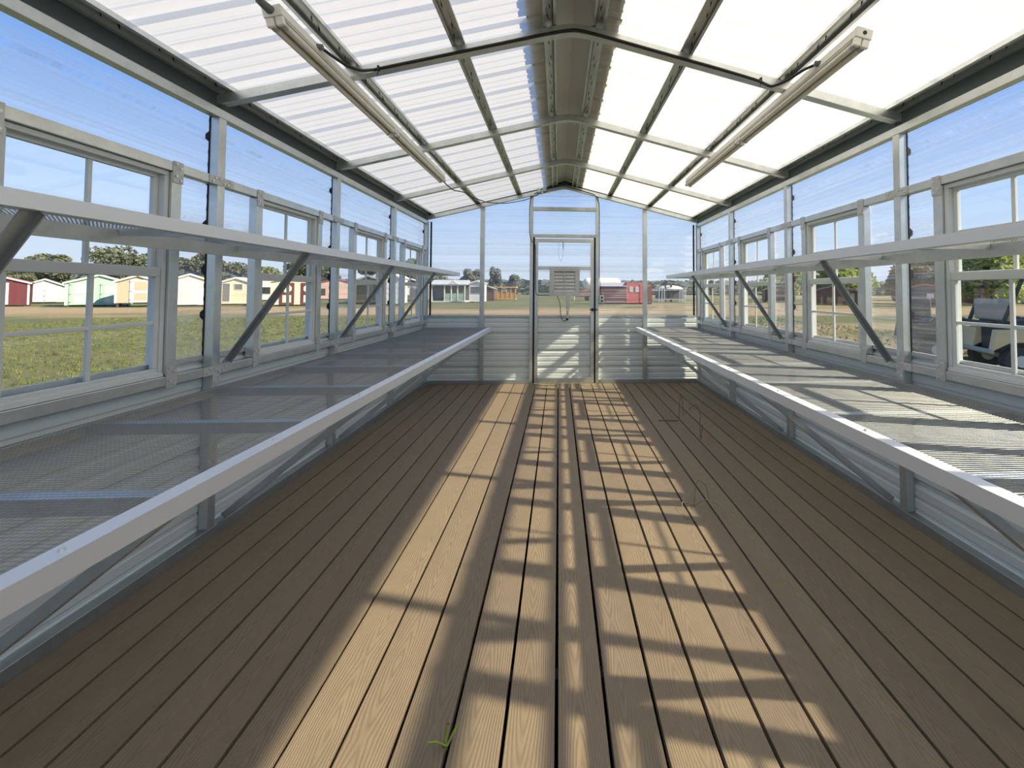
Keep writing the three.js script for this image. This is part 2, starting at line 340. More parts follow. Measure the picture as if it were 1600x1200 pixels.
// ------------------------------------------------------------------ back door
{
  const d = thing('door_1', 'galvanized framed back door with white ribbed lower panel and clear top', 'door', { kind: 'structure' }), z1 = BACK + .004, z0 = BACK - .036, b = (x0, x1, y0, y1) => bx(x0, x1, y0, y1, z0, z1, .003);
  part('stile', b(-.389, -.345, .012, 1.895), M.galv, d); part('stile', b(.345, .389, .012, 1.895), M.galv, d);
  part('rail', b(-.345, .345, 1.85, 1.895), M.galv, d); part('rail', b(-.345, .345, 1.486, 1.53), M.galv, d); part('rail', b(-.345, .345, 1.141, 1.18), M.galv, d); part('rail', b(-.345, .345, .014, .076), M.galv, d);
  part('ribbed_panel', sheet(.03, .884, RIB, RIB0, () => [-.38, .38], (q, h, t) => [t, q, z0 - .001 - h]), M.panelPaint, d);
  part('flashing', bx(-.345, .345, .862, .886, z0, z0 + .004), M.plate, d);
  part('clear_sheet', sheet(.884, 1.88, RIB, RIB0, () => [-.38, .38], (q, h, t) => [t, q, z0 - .004 - h]), M.clear, d);
  for (const s of [-1, 1]) part('seal', bx(s * .3895, s * .4115, .004, 1.91, z0, z1 - .012), M.seal, d, 'black rubber seal');
  const h = part('handle', [bx(.335, .437, .956, .972, z1, z1 + .03, .004), bx(.36, .385, .945, .982, z1, z1 + .018, .004)], M.black, d, 'black latch handle'); part('latch_pin', cyl(V(.405, .935, z1 + .018), V(.405, .957, z1 + .018), .005), M.black, h);
  part('pull_chain', tube([[-.018, 1.85, z1 + .006], [-.018, 1.768, z1 + .012], [-.021, 1.667, z1 + .012], [-.046, 1.591, z1 + .012], [-.072, 1.649, z1 + .012], [-.077, 1.75, z1 + .012], [-.074, 1.848, z1 + .006]], .0016, 40, 5), M.greyPlastic, d);
  part('door_catch', bx(-.024, -.012, 1.76, 1.85, z1, z1 + .004), M.plate, d);
}
// louvred vent set in the door
{
  const v = thing('louver_vent', 'square galvanized louvred vent set in the back door', 'vent'), z = BACK + .0045, X0 = -.193, X1 = .2, Y0 = 1.138, Y1 = 1.523, i = .058;
  const fr = (pts) => { const s = new THREE.Shape(pts.map((p) => new THREE.Vector2(...p))); return new THREE.ExtrudeGeometry(s, { depth: .012, bevelEnabled: true, bevelSize: .002, bevelThickness: .002, bevelSegments: 1 }).translate(0, 0, z + .002); };
  const f = part('frame', [fr([[X0, Y0], [X0 + i, Y0 + i], [X0 + i, Y1 - i], [X0, Y1]]), fr([[X1, Y0], [X1, Y1], [X1 - i, Y1 - i], [X1 - i, Y0 + i]]), fr([[X0, Y1], [X0 + i, Y1 - i], [X1 - i, Y1 - i], [X1, Y1]]), fr([[X0, Y0], [X1, Y0], [X1 - i, Y0 + i], [X0 + i, Y0 + i]])], M.plate, v);
  screws([[-.11, Y1 - .02, z + .017], [.1, Y1 - .02, z + .017], [X1 - .025, 1.42, z + .017], [X0 + .02, 1.22, z + .017], [.1, Y0 + .014, z + .017]], 'z', f, .005);
  part('label_plate', bx(.03, .09, Y0 + .012, Y0 + .04, z + .014, z + .0175), std(lin(.62, .63, .62), .5), f);
  part('backing', bx(X0 + i - .01, X1 - i + .01, Y0 + i - .01, Y1 - i + .01, z - .03, z - .026), M.galv, v);
  const n = 6, H = (Y1 - Y0 - 2 * i) / n;
  for (let k = 0; k < n; k++) { const y = Y0 + i + H * (k + .5); part('slat', new THREE.BoxGeometry(X1 - X0 - 2 * i, H * 1.2, .003).rotateX(-.32).translate((X0 + X1) / 2, y, z - .006), M.plate, v); }
  part('center_bar', bx(-.003, .011, Y0 + i - .004, Y1 - i + .01, z + .004, z + .014, .002), M.plate, v);
  part('opener_arm', [bx(.021, .066, .965, 1.14, z + .004, z + .03, .004), bx(.027, .057, .853, .958, z + .006, z + .03, .006)], M.plate, v);
  part('knob', new THREE.SphereGeometry(.016, 12, 8).translate(.037, .838, z + .02), M.black, v);
  rebase(v, 0, Y0, z);
}

// ------------------------------------------------------------------ roof
{
  const c = thing('ceiling', 'pitched roof of translucent white ribbed sheets on galvanized rafters and purlins', 'ceiling', { kind: 'structure' });
  const up = SOFFIT, pts = (off) => { const a = []; for (let i = 0; i <= 10; i++) { const x = -.16 + .032 * i; a.push([x, APEX - SLOPE * Math.sqrt(x * x + .0036) + off]); } return a; };
  for (const z of POSTS) {
    const sh = new THREE.Shape(), low = [[-IN - .04, rafterY(IN + .04)], ...pts(-.0), [IN + .04, rafterY(IN + .04)]];
    low.forEach((p, i) => (i ? sh.lineTo(...p) : sh.moveTo(...p)));
    for (const [x, y] of [[IN + .04, rafterY(IN + .04) + up], ...pts(up).reverse(), [-IN - .04, rafterY(IN + .04) + up]]) sh.lineTo(x, y);
    const zz = z === POSTS[0] ? BACK - .016 : z - HALF;
    part('rafter', new THREE.ExtrudeGeometry(sh, { depth: 2 * HALF - .004, bevelEnabled: true, bevelSize: .002, bevelThickness: .002, bevelSegments: 1 }).translate(0, 0, zz + .002), M.galv, c);
  }
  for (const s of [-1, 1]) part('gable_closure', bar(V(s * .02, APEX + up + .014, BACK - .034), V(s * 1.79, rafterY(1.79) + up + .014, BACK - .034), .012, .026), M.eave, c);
  // purlins: channels open to below, screw points showing through
  const z0 = BACK - .05, z1 = FRONT + .05, deep = .026, w = .068, t = .0025;
  for (const s of [-1, 1]) for (const x of [1.728, 1.122, .595, .128]) {
    const P = (l, h) => V(s * (x + l * cosS * 1 + h * SLOPE * cosS), rafterY(x) + up + .002 - l * SLOPE * cosS + h * cosS, 0);
    const slab = (l0, l1, h0, h1) => quads([[[l0, h0], [l1, h0]], [[l1, h0], [l1, h1]], [[l1, h1], [l0, h1]], [[l0, h1], [l0, h0]]].map(([a, b]) => { const p = P(...a), q = P(...b), A = [p.x, p.y, z0], B = [q.x, q.y, z0], C = [q.x, q.y, z1], D = [p.x, p.y, z1]; return s > 0 ? [A, D, C, B] : [A, B, C, D]; }));
    const lip = .014, pu = part('purlin', [slab(-w / 2, w / 2, deep - t, deep), slab(-w / 2, -w / 2 + t, 0, deep - t), slab(w / 2 - t, w / 2, 0, deep - t), slab(-w / 2 + t, -w / 2 + lip, 0, t), slab(w / 2 - lip, w / 2 - t, 0, t)], M.galv, c);
    const tips = [];
    for (let z = z0 + .16; z < z1; z += ROOFRIB) for (const [dz, l] of [[.03, -.004], [-.045, .006]]) { const a = P(l, deep - .004), b = P(l, .002); tips.push(cyl(V(a.x, a.y, z + dz), V(b.x, b.y, z + dz), .0032, .0012, 5)); }
    const tp = part('screw_tips', tips, M.black, pu); tp.userData.kind = 'stuff';
  }
  // translucent sheets
  const lift = up + .0295 / cosS, Z0 = BACK - .17, n = 8, wid = 4 * ROOFRIB;
  for (const s of [-1, 1]) for (let k = 0; k < n; k++) {
    const a = Z0 + wid * k, e = Math.min(a + wid, FRONT + .17);
    part('roof_sheet', sheet(a, e, ROOFRIB, POSTS[3] + .07, () => [.1, 1.93], (q, d, x) => [s * x, rafterY(x) + lift + d, q]), M.roof, c);
  }
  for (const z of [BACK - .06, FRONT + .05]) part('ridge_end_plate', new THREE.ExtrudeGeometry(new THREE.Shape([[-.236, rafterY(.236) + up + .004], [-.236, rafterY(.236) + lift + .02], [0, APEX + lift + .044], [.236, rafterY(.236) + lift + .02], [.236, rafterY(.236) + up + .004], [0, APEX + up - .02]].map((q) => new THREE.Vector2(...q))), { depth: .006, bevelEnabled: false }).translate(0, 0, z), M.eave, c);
  // ridge cap over the sheets, and dark foam under its edges
  const cap = [];
  for (const s of [-1, 1]) { const f = (x, y) => [s * x, rafterY(x) + lift + y]; const A = f(0, .05), B = f(.235, .026), D = f(.245, .012); for (const [p, q] of [[A, B], [B, D]]) cap.push([[...p, Z0], [...q, Z0], [...q, FRONT + .17], [...p, FRONT + .17]]); }
  part('ridge_cap', quads(cap), M.cap, c);
  for (const s of [-1, 1]) {
    const sh = new THREE.Shape(), pr = profile(Z0 + .02, FRONT + .15, ROOFRIB, POSTS[3] + .07); pr.forEach(([q, d], i) => (i ? sh.lineTo(q, d + .002) : sh.moveTo(q, d + .002))); sh.lineTo(pr[pr.length - 1][0], .024); sh.lineTo(pr[0][0], .024);
    const g = new THREE.ExtrudeGeometry(sh, { depth: .02, bevelEnabled: false });
    g.applyMatrix4(new THREE.Matrix4().makeBasis(V(0, 0, 1), V(0, 1, 0), V(s, -SLOPE, 0))).translate(s * .2, rafterY(.2) + lift, 0);
    part('foam_closure', g, M.foam, c);
  }
}

// ------------------------------------------------------------------ benches and shelves with wire mesh
function wireMesh(x0, x1, y, z0, z1, step, r) {
  const list = [], prism = (a, b, along) => {
    const o = along === 'z' ? [[-r, 0], [0, r], [r, 0], [0, -r]] : [[0, -r], [r, 0], [0, r], [-r, 0]];
    for (let i = 0; i < 4; i++) { const p = o[i], q = o[(i + 1) % 4]; list.push(along === 'z' ? [[a + p[0], y + p[1], z0], [a + p[0], y + p[1], z1], [a + q[0], y + q[1], z1], [a + q[0], y + q[1], z0]] : [[x0, y + r * 1.2 + p[0], a + p[1]], [x0, y + r * 1.2 + q[0], a + q[1]], [x1, y + r * 1.2 + q[0], a + q[1]], [x1, y + r * 1.2 + p[0], a + p[1]]]); }
  };
  for (let x = x0 + step / 2; x < x1; x += step) prism(x, 0, 'z');
  for (let z = z0 + step / 2; z < z1; z += step) prism(z, 0, 'x');
  return quads(list);
}
const ENDB = BACK + .03, ENDF = FRONT - .05;
function bench(s) {
  const g = thing('bench', s < 0 ? 'waist-high wire mesh plant bench along the left wall, in shade' : 'waist-high wire mesh plant bench along the right wall, catching sunlight', 'bench', { group: 'wire mesh plant benches' }), X = (v) => s * v, b = (x0, x1, ...r) => bx(X(x0), X(x1), ...r), F = .932;
  const rail = part('front_rail', [b(F, F + .004, .693, .738, ENDB, ENDF), b(F + .004, F + .047, .7345, .738, ENDB, ENDF), b(F + .004, F + .036, .693, .697, ENDB, ENDF)], M.railMetal, g);
  const sc = []; for (let z = ENDB + .2; z < ENDF; z += .5635) sc.push([X(F + .022), .7405, z]); screws(sc, 'y', rail, .006);
  part('back_ledger', [b(IN - .022, IN - .004, .69, .728, ENDB, ENDF), b(IN - .04, IN - .022, .722, .7255, ENDB, ENDF)], M.galv, g);
  const beams = []; for (let i = 0; i < POSTS.length; i++) { if (i) beams.push((POSTS[i] + POSTS[i - 1]) / 2); beams.push(i ? POSTS[i] - .001 : ENDB + .025); }
  for (const z of beams) if (z < ENDF) part('cross_beam', [b(F + .005, IN - .024, .722, .7265, z - .021, z + .021), b(F + .005, IN - .024, .688, .722, z + .018, z + .021), b(F + .005, IN - .024, .688, .722, z - .021, z - .018)], M.galv, g);
  POSTS.forEach((z, i) => { if (i && z < ENDF) { const zz = z - .046; part('brace', [bar(V(X(1.748), .053, zz), V(X(.962), .689, zz), .034, .004, V(0, 1, 0)), bar(V(X(1.748), .072, zz - .017), V(X(.962), .708, zz - .017), .004, .034, V(0, 1, 0))], M.galv, g); } });
  const m = part('wire_mesh', wireMesh(...(s < 0 ? [-IN + .006, -F - .006] : [F + .006, IN - .006]), .7295, ENDB + .004, ENDF - .004, .0127, .00052), M.wire, g); m.userData.kind = 'stuff';
  rebase(g, X(1.34), 0, -2.2); return g;
}
function shelf(s) {
  const g = thing('wall_shelf', s < 0 ? 'narrow wire mesh shelf crossing the left wall windows' : 'narrow wire mesh shelf crossing the right wall windows', 'shelf', { group: 'wire mesh wall shelves' }), X = (v) => s * v, b = (x0, x1, ...r) => bx(X(x0), X(x1), ...r), F = 1.345;
  part('front_rail', [b(F, F + .004, 1.396, 1.438, ENDB, ENDF), b(F + .004, F + .04, 1.4345, 1.438, ENDB, ENDF), b(F + .004, F + .05, 1.396, 1.3995, ENDB, ENDF)], M.railMetal, g);
  part('back_rail', [b(IN - .1, IN - .096, 1.366, 1.418, ENDB, ENDF), b(IN - .096, IN - .084, 1.366, 1.37, ENDB, ENDF)], M.galv, g);
  for (let i = 0; i < POSTS.length - 1; i++) for (const z of [POSTS[i], (POSTS[i] + POSTS[i + 1]) / 2]) if (z > ENDB) part('cross_beam', [b(F + .005, IN - .002, 1.4195, 1.423, z - .02, z + .02), b(F + .005, IN - .102, 1.395, 1.4195, z + .017, z + .02)], M.galv, g);
  POSTS.forEach((z, i) => { if (i && z < ENDF) { const zz = z - .048; part('brace', [bar(V(X(1.75), .842, zz), V(X(1.375), 1.394, zz), .036, .004), bar(V(X(1.742), .842, zz - .016), V(X(1.367), 1.394, zz - .016), .004, .026)], M.galvDark, g); } });
  const m = part('wire_mesh', wireMesh(...(s < 0 ? [-IN + .006, -F - .006] : [F + .006, IN - .006]), 1.4285, ENDB + .004, ENDF - .004, .0127, .00052), M.wire, g); m.userData.kind = 'stuff';
  rebase(g, X(1.55), 1.38, -2.2); if (s > 0) g.position.y -= .02; return g;
}
bench(-1); bench(1); shelf(-1); shelf(1);

// ------------------------------------------------------------------ strip lights under the rafters (switched off)
function stripLight(s) {
  const g = thing('strip_light', s < 0 ? 'long white twin-tube strip light under the left roof slope, unlit' : 'long white twin-tube strip light under the right roof slope, unlit', 'light fixture', { group: 'twin-tube strip lights' });
  const z0 = -3.92, z1 = -1.615, zm = -2.765, w = .034;
  const b = (x0, x1, y0, y1, a, c, r = .003) => bx(x0, x1, y0, y1, a, c, r);
  const h = part('housing', [b(-w, w, -.042, 0, z0, z1, .004), b(-w - .001, w + .001, -.043, 0, z1 - .02, z1 + .002, .003)], M.fixture, g);
  part('knockout', new THREE.CylinderGeometry(.0085, .0085, .002, 16).rotateX(Math.PI / 2).translate(0, -.021, z1 + .0025), M.black, h, 'dark round knockout hole');
  part('reflector', [b(-w + .004, w - .004, -.05, -.042, z0 + .03, z1 - .03)], M.reflector, g);
  for (const z of [z1 - .018, zm + .03, zm - .012, z0 + .002]) for (const x of [-.0175, .0175]) part('lamp_socket', [b(x - .0155, x + .0155, -.078, -.042, z, z + .016, .005)], M.fixture, g);
  for (const [a, c] of [[z0 + .018, zm - .012], [zm + .046, z1 - .018]]) for (const x of [-.0175, .0175]) { const t = part('tube', cyl(V(x, -.066, a + .02), V(x, -.066, c - .02), .0128, .0128, 14), M.lampTube, g); part('end_cap', cyl(V(x, -.066, a), V(x, -.066, a + .02), .0135, .0135, 14), M.plate, t); part('end_cap', cyl(V(x, -.066, c - .02), V(x, -.066, c), .0135, .0135, 14), M.plate, t); }
  if (s < 0) part('conduit_fitting', [cyl(V(-.004, -.018, z1), V(-.012, -.012, z1 + .05), .017, .013, 14)], M.greyPlastic, g, 'grey conduit fitting');
  g.position.set(s * 1.163, rafterY(1.163) - .003, 0); g.rotation.z = -s * Math.atan(SLOPE);
  return g;
}
stripLight(-1); stripLight(1);

// ------------------------------------------------------------------ cables, junction boxes, outlet
const zr = POSTS[3] + HALF + .008, ry = (x) => rafterY(x) + .004;
{
  const c = thing('power_cable', 'black cable along the nearest rafter linking both strip lights', 'cable');
  const P = [[-1.118, 2.262, -1.862], [-1.098, 2.258, -1.93], [-1.07, 2.255, -2.0], [-1.04, 2.275, -2.08], [-1.01, 2.318, zr]];
  for (let x = -.95; x <= .96; x += .191) P.push([x, ry(Math.abs(x) < .05 ? .04 : x), zr]);
  P.push([.97, 2.324, zr], [1.02, 2.268, -2.1], [1.06, 2.262, -2.03], [1.092, 2.266, -1.93], [1.118, 2.262, -1.87]);
  part('sheath', tube(P, .0075, 220, 6), M.cable, c);
  for (const s of [-1, 1]) part('strain_relief', cyl(V(s * 1.128, 2.26, -1.862), V(s * 1.105, 2.262, -1.866), .014, .012, 12), M.greyPlastic, c);
  for (const s of [-1, 1]) part('cable_tie', [bx(s * .99 - .004, s * .99 + .004, rafterY(.99) - .006, rafterY(.99) + .018, zr - .009, zr + .009), cyl(V(s * .99, rafterY(.99) - .004, zr), V(s * .99 - .006, rafterY(.99) - .03, zr + .004), .002)], M.black, c);
}
single('lamp_cable', tube([[-1.168, 2.24, -3.92], [-1.16, 2.228, -4.02], [-1.12, 2.2, -4.2], [-1.06, 2.225, -4.405], [-1.02, 2.21, -4.5], [-.9, 2.21, -4.8], [-.72, 2.26, -5.1], [-.5, 2.36, -5.35], [-.35, 2.47, -5.53]], .0052, 90, 6), M.cable, 'black cable sagging from far end of left strip light to ridge', 'cable');
single('lamp_lead', tube([[-1.172, 2.262, -1.56], [-1.185, 2.29, -1.47], [-1.2, 2.3, -1.3], [-1.2, 2.3, -.9], [-1.18, 2.28, 0], [-1.17, 2.28, 1.2]], .0095, 50, 8), M.cable, 'thick black lead entering the near end of left strip light', 'cable');
for (const [x, l] of [[-.335, 'grey junction box on the back rafter farther from the ridge'], [-.262, 'grey junction box on the back rafter nearer the ridge']]) {
  const j = thing('junction_box', l, 'junction box'), z = BACK + .0295, y = rafterY(x) + .03;
  part('box', bx(x - .026, x + .026, y - .03, y + .03, z, z + .04, .004), M.greyPlastic, j); part('lid', bx(x - .023, x + .023, y - .026, y + .026, z + .04, z + .045, .002), M.plate, j); rebase(j, x, y - .03, z);
}
single('outlet_cable', tube([[-.24, rafterY(.24) + .03, BACK + .05], [-.12, rafterY(.12) + .035, BACK + .04], [0, APEX + .02, BACK + .04], [.19, rafterY(.19) + .018, BACK + .04], [.38, rafterY(.38) + .01, BACK + .035], [.43, 2.43, BACK + .02], [.456, 2.34, BACK + .012], [.4605, 1.9, BACK + .008], [.4605, 1.4, BACK + .008], [.475, 1.24, BACK + .022], [.482, 1.155, BACK + .025]], .0045, 120, 6), M.cable, 'black cable running from the ridge down to the outlet box', 'cable');
single('door_cable', tube([[-.36, rafterY(.36) + .02, BACK + .045], [-.44, rafterY(.44) - .01, BACK + .012], [-.4605, 2.3, BACK + .008], [-.4605, 1.98, BACK + .008], [-.43, 1.86, BACK + .03], [-.384, 1.79, BACK + .012], [-.378, 1.3, BACK + .012], [-.37, 1.18, BACK + .012], [-.34, 1.153, BACK + .012], [-.13, 1.153, BACK + .012], [-.08, 1.115, BACK + .02], [-.055, 1.03, BACK + .025], [-.048, .91, BACK + .025], [-.03, .838, BACK + .025], [.003, .813, BACK + .025], [.03, .826, BACK + .025]], .0045, 140, 6), M.cable, 'thin black cord down the door edge looping under the louvred vent', 'cable');
{
  const o = thing('outlet_box', 'grey metal outlet box beside the back door handle', 'outlet'), z = BACK + .002;
  part('box', bx(.4565, .525, 1.046, 1.155, z - .03, z + .028, .004), M.plate, o); const cv = part('cover', bx(.46, .522, 1.05, 1.15, z + .028, z + .033, .002), M.galv, o);
  part('socket', [cyl(V(.491, 1.122, z + .033), V(.491, 1.122, z + .036), .015, .015, 14), cyl(V(.491, 1.078, z + .033), V(.491, 1.078, z + .036), .015, .015, 14)], M.darkSteel, cv);
  rebase(o, .49, 1.046, z);
}

// ------------------------------------------------------------------ weeds between the boards
{
  const green = std(lin(.13, .17, .05), .7), straw = std(lin(.24, .24, .12), .7);
  const S = (l, mat, ...paths) => single('grass_sprout', paths.map(([p, r]) => tube(p, r, 24, 4)), mat, l, 'weed', { group: 'weeds growing between the boards' });
  S('small bright green weed tuft between boards at the near edge', std(lin(.3, .42, .06), .7), [[[-.366, -.01, -1.173], [-.37, .02, -1.18], [-.362, .055, -1.175]], .0035], [[[-.366, 0, -1.173], [-.39, .02, -1.165], [-.41, .024, -1.16]], .003], [[[-.364, 0, -1.173], [-.35, .02, -1.19], [-.34, .03, -1.2]], .003]);
  S('thin folded grass blade standing between boards near the right bench', green, [[[1.065, -.01, -3.97], [1.07, .12, -3.98], [1.085, .235, -3.985], [1.105, .16, -3.985], [1.11, .03, -3.98]], .003]);
  S('tall bent grass blade rooted beside the folded one', green, [[[1.085, -.01, -3.419], [1.083, .1, -3.43], [1.09, .2, -3.45], [1.075, .26, -3.5], [1.02, .22, -3.52]], .003], [[[1.085, 0, -3.419], [1.092, .05, -3.415], [1.1, .12, -3.42]], .003]);
  S('flat dark leaf lying on the boards', green, [[[.86, .004, -3.93], [.93, .01, -3.915], [.99, .006, -3.91], [1.04, .004, -3.92]], .0055]);
  S('dry pale grass stem arching over the boards in a loop', straw, [[[.69, -.01, -2.38], [.7, .08, -2.385], [.72, .135, -2.39], [.76, .11, -2.38], [.775, .03, -2.37]], .0028], [[[.69, 0, -2.38], [.74, .06, -2.32], [.8, .05, -2.26], [.815, .002, -2.2]], .0022], [[[.69, 0, -2.38], [.62, .03, -2.36], [.6, .004, -2.27], [.64, .003, -2.22]], .002]);
}

// ------------------------------------------------------------------ lot outside: sheds, cabins, trees, carts
const paint = (r, g, b) => std(lin(r, g, b), .75), WHITE = paint(.72, .71, .66), DARK = paint(.03, .033, .035), GREYROOF = paint(.22, .225, .23);
function board(w, h, col) { return std(col, .8); }
// a gabled shed: front faces +z, base centre at (x, z); doors: [centre, width, height, material, panel material]
function shed(name, label, category, { x, z, w, d, eave, peak, wall, trim = WHITE, roof = GREYROOF, turn = 0, doors = [], windows = [], skid = .12, group }) {
  const g = thing(name, label, category, { group }), y0 = skid, gable2 = new THREE.Shape([[-w / 2, y0], [w / 2, y0], [w / 2, eave], [0, peak], [-w / 2, eave]].map((p) => new THREE.Vector2(...p)));
  part('walls', new THREE.ExtrudeGeometry(gable2, { depth: d, bevelEnabled: false }).translate(0, 0, -d), wall, g);
  for (const s of [-1, 1]) part('skid', bx(s * (w / 2 - .25), s * (w / 2 - .1), 0, y0, -d + .05, -.05), DARK, g);
  const sl = (peak - eave) / (w / 2), ov = .14;
  for (const s of [-1, 1]) {
    const a = V(0, peak + .05, 0), b = V(s * (w / 2 + ov), peak + .05 - sl * (w / 2 + ov), 0);
    const p = (v, z2, o) => [v.x, v.y + o, z2];
    part('roof_slope', quads([[p(a, ov, .03), p(b, ov, .03), p(b, -d - ov, .03), p(a, -d - ov, .03)], [p(a, ov, -.03), p(a, -d - ov, -.03), p(b, -d - ov, -.03), p(b, ov, -.03)], [p(b, ov, -.03), p(b, -d - ov, -.03), p(b, -d - ov, .03), p(b, ov, .03)], [p(a, ov, -.03), p(b, ov, -.03), p(b, ov, .03), p(a, ov, .03)]]), roof, g);
    part('fascia', bar(V(0, peak - .02, ov - .01), V(s * (w / 2 + ov), peak - .02 - sl * (w / 2 + ov), ov - .01), .03, .12), trim, g);
    part('corner_trim', bx(s * (w / 2 - .1), s * (w / 2 + .015), y0, eave - .02, -.1, .02), trim, g);
  }
  for (const [c, dw, dh, dm, pm, round] of doors) {
    const dr = part('shed_door', bx(c - dw / 2, c + dw / 2, y0 + .04, y0 + dh, 0, .05), dm, g);
    part('door_panel', bx(c - dw * .3, c + dw * .3, y0 + dh * .1, y0 + dh * .43, .045, .06), pm, dr);
    part('door_panel', round ? new THREE.CylinderGeometry(dw * .34, dw * .34, .015, 8).rotateX(Math.PI / 2).rotateZ(Math.PI / 8).translate(c, y0 + dh * .73, .052) : bx(c - dw * .3, c + dw * .3, y0 + dh * .53, y0 + dh * .92, .045, .06), pm, dr);
    for (const f of [.12, .48, .9]) part('hinge', bx(c - dw / 2 - .02, c - dw / 2 + .12, y0 + dh * f, y0 + dh * f + .04, .05, .062), DARK, dr);
  }
  for (const [c, y, ww, wh, mat = DARK] of windows) { const wn = part('window', bx(c - ww / 2 - .05, c + ww / 2 + .05, y - wh / 2 - .05, y + wh / 2 + .05, 0, .035), trim, g); part('window_glass', bx(c - ww / 2, c + ww / 2, y - wh / 2, y + wh / 2, .03, .045), mat, wn); }
  g.position.set(x, DECK, z); g.rotation.y = turn; return g;
}
const maroon = paint(.115, .022, .03), red = paint(.34, .05, .055), mint = paint(.36, .56, .42), tan = paint(.42, .365, .265), cream = paint(.70, .63, .46), paleGrey = paint(.45, .47, .50), palePink = paint(.62, .44, .36), brown = paint(.13, .075, .05);
const sg = 'sheds on the far side of the lot';
shed('garden_shed', 'maroon shed with a white door and red roof at the far left', 'shed', { x: -46.2, z: -37.2, w: 3.4, d: 3, eave: 2.0, peak: 2.58, wall: maroon, roof: red, doors: [[-.1, 1.5, 1.85, WHITE, maroon, true]], group: sg, turn: .8 });
shed('garden_shed', 'small pale grey shed with white double door beside the maroon shed', 'shed', { x: -52.9, z: -46.4, w: 3.1, d: 4, eave: 1.75, peak: 2.5, wall: paleGrey, doors: [[-.45, .8, 1.3, WHITE, paleGrey], [.4, .8, 1.3, WHITE, paleGrey]], group: sg, turn: .8 });
shed('garden_shed', 'dark screened shed with white posts between maroon and pale grey sheds', 'shed', { x: -59.6, z: -49.2, w: 1.9, d: 2.5, eave: 2.0, peak: 2.25, wall: WHITE, windows: [[0, 1.15, 1.5, 1.2, paint(.10, .09, .08)]], group: sg, turn: .7 });
shed('garden_shed', 'mint green shed with two pale panelled doors', 'shed', { x: -39.2, z: -38.2, w: 3.7, d: 4, eave: 2.0, peak: 2.68, wall: mint, trim: paint(.45, .70, .52), roof: paleGrey, doors: [[-.95, 1.35, 1.85, mint, paint(.55, .66, .56)], [.75, 1.35, 1.85, mint, paint(.55, .66, .56)]], group: sg, turn: .72 });
shed('garden_shed', 'pale shed with light roof peeking between mint and tan sheds', 'shed', { x: -43.5, z: -46.5, w: 3.2, d: 4, eave: 2.1, peak: 2.9, wall: paleGrey, roof: paint(.55, .56, .58), windows: [[.6, 1.4, .6, .9]], group: sg, turn: .7 });
shed('garden_shed', 'tan shed with a white framed door', 'shed', { x: -34.6, z: -36.6, w: 2.5, d: 2.4, eave: 2.1, peak: 2.62, wall: tan, doors: [[.2, 1.25, 1.9, WHITE, tan]], skid: .35, group: sg, turn: .7 });
shed('garden_shed', 'plain cream shed seen through the clear sheet by the first left post', 'shed', { x: -32.0, z: -38.4, w: 3.0, d: 3, eave: 2.2, peak: 2.8, wall: paint(.80, .75, .60), trim: paint(.80, .77, .66), roof: paint(.5, .5, .48), doors: [[-.2, 1.6, 1.9, paint(.82, .76, .58), paint(.82, .75, .56)]], group: sg, turn: .66 });
shed('garden_shed', 'cream shed with grey louvred window and door', 'shed', { x: -31.0, z: -42.3, w: 2.6, d: 3, eave: 2.15, peak: 2.62, wall: cream, roof: paint(.5, .5, .48), windows: [[-.75, 1.2, .55, 1.7, paint(.16, .16, .16)], [.2, 1.75, .6, .5, paint(.16, .16, .16)]], group: sg, turn: .35 });
shed('cabin', 'low white cabin with dark window behind the second left window', 'cabin', { x: -39.6, z: -59.8, w: 4.6, d: 5, eave: 2.3, peak: 3.2, wall: WHITE, windows: [[0, 1.4, 2.4, .9]], group: sg, turn: .3 });
shed('garden_shed', 'cream shed with two maroon panelled doors', 'shed', { x: -24.2, z: -40.0, w: 3.5, d: 3.5, eave: 2.25, peak: 2.6, wall: cream, trim: cream, roof: maroon, doors: [[-.55, 1.1, 2.0, maroon, cream, true], [1.05, 1.1, 2.0, maroon, cream, true]], group: sg, turn: .52 });
shed('cabin', 'pink cream cabin with a bright red roof', 'cabin', { x: -35.4, z: -69.2, w: 8.5, d: 5, eave: 2.2, peak: 3.3, wall: palePink, roof: red, trim: red, windows: [[-2, 1.2, 1, 1]], group: sg, turn: .3 });
shed('cabin', 'dark porch cabin with grey roof and small red gable', 'cabin', { x: -20.3, z: -46.1, w: 3.6, d: 4.5, eave: 2.3, peak: 3.0, wall: paint(.05, .05, .05), trim: GREYROOF, windows: [[-.6, 1.2, 1.0, 1.7], [.9, 1.2, .9, 1.7]], group: sg, turn: .25 });
shed('garden_shed', 'small red gable roofed shed above the porch cabin', 'shed', { x: -22.6, z: -53.5, w: 2.4, d: 3, eave: 2.6, peak: 3.4, wall: red, roof: GREYROOF, group: sg, turn: .25 });
shed('tool_shed', 'narrow tall white shed behind the third left post', 'shed', { x: -16.2, z: -42.2, w: 1.3, d: 2, eave: 2.7, peak: 3.1, wall: paint(.78, .76, .72), roof: WHITE, group: sg });
shed('cabin', 'grey cabin with white trim seen through the last left window', 'cabin', { x: -21, z: -61.4, w: 4.5, d: 4, eave: 2.3, peak: 3.1, wall: paint(.14, .15, .16), roof: paint(.35, .36, .37), windows: [[-.8, 1.3, 1, .9, WHITE], [.9, 1.3, .8, .9]], group: sg, turn: .2 });
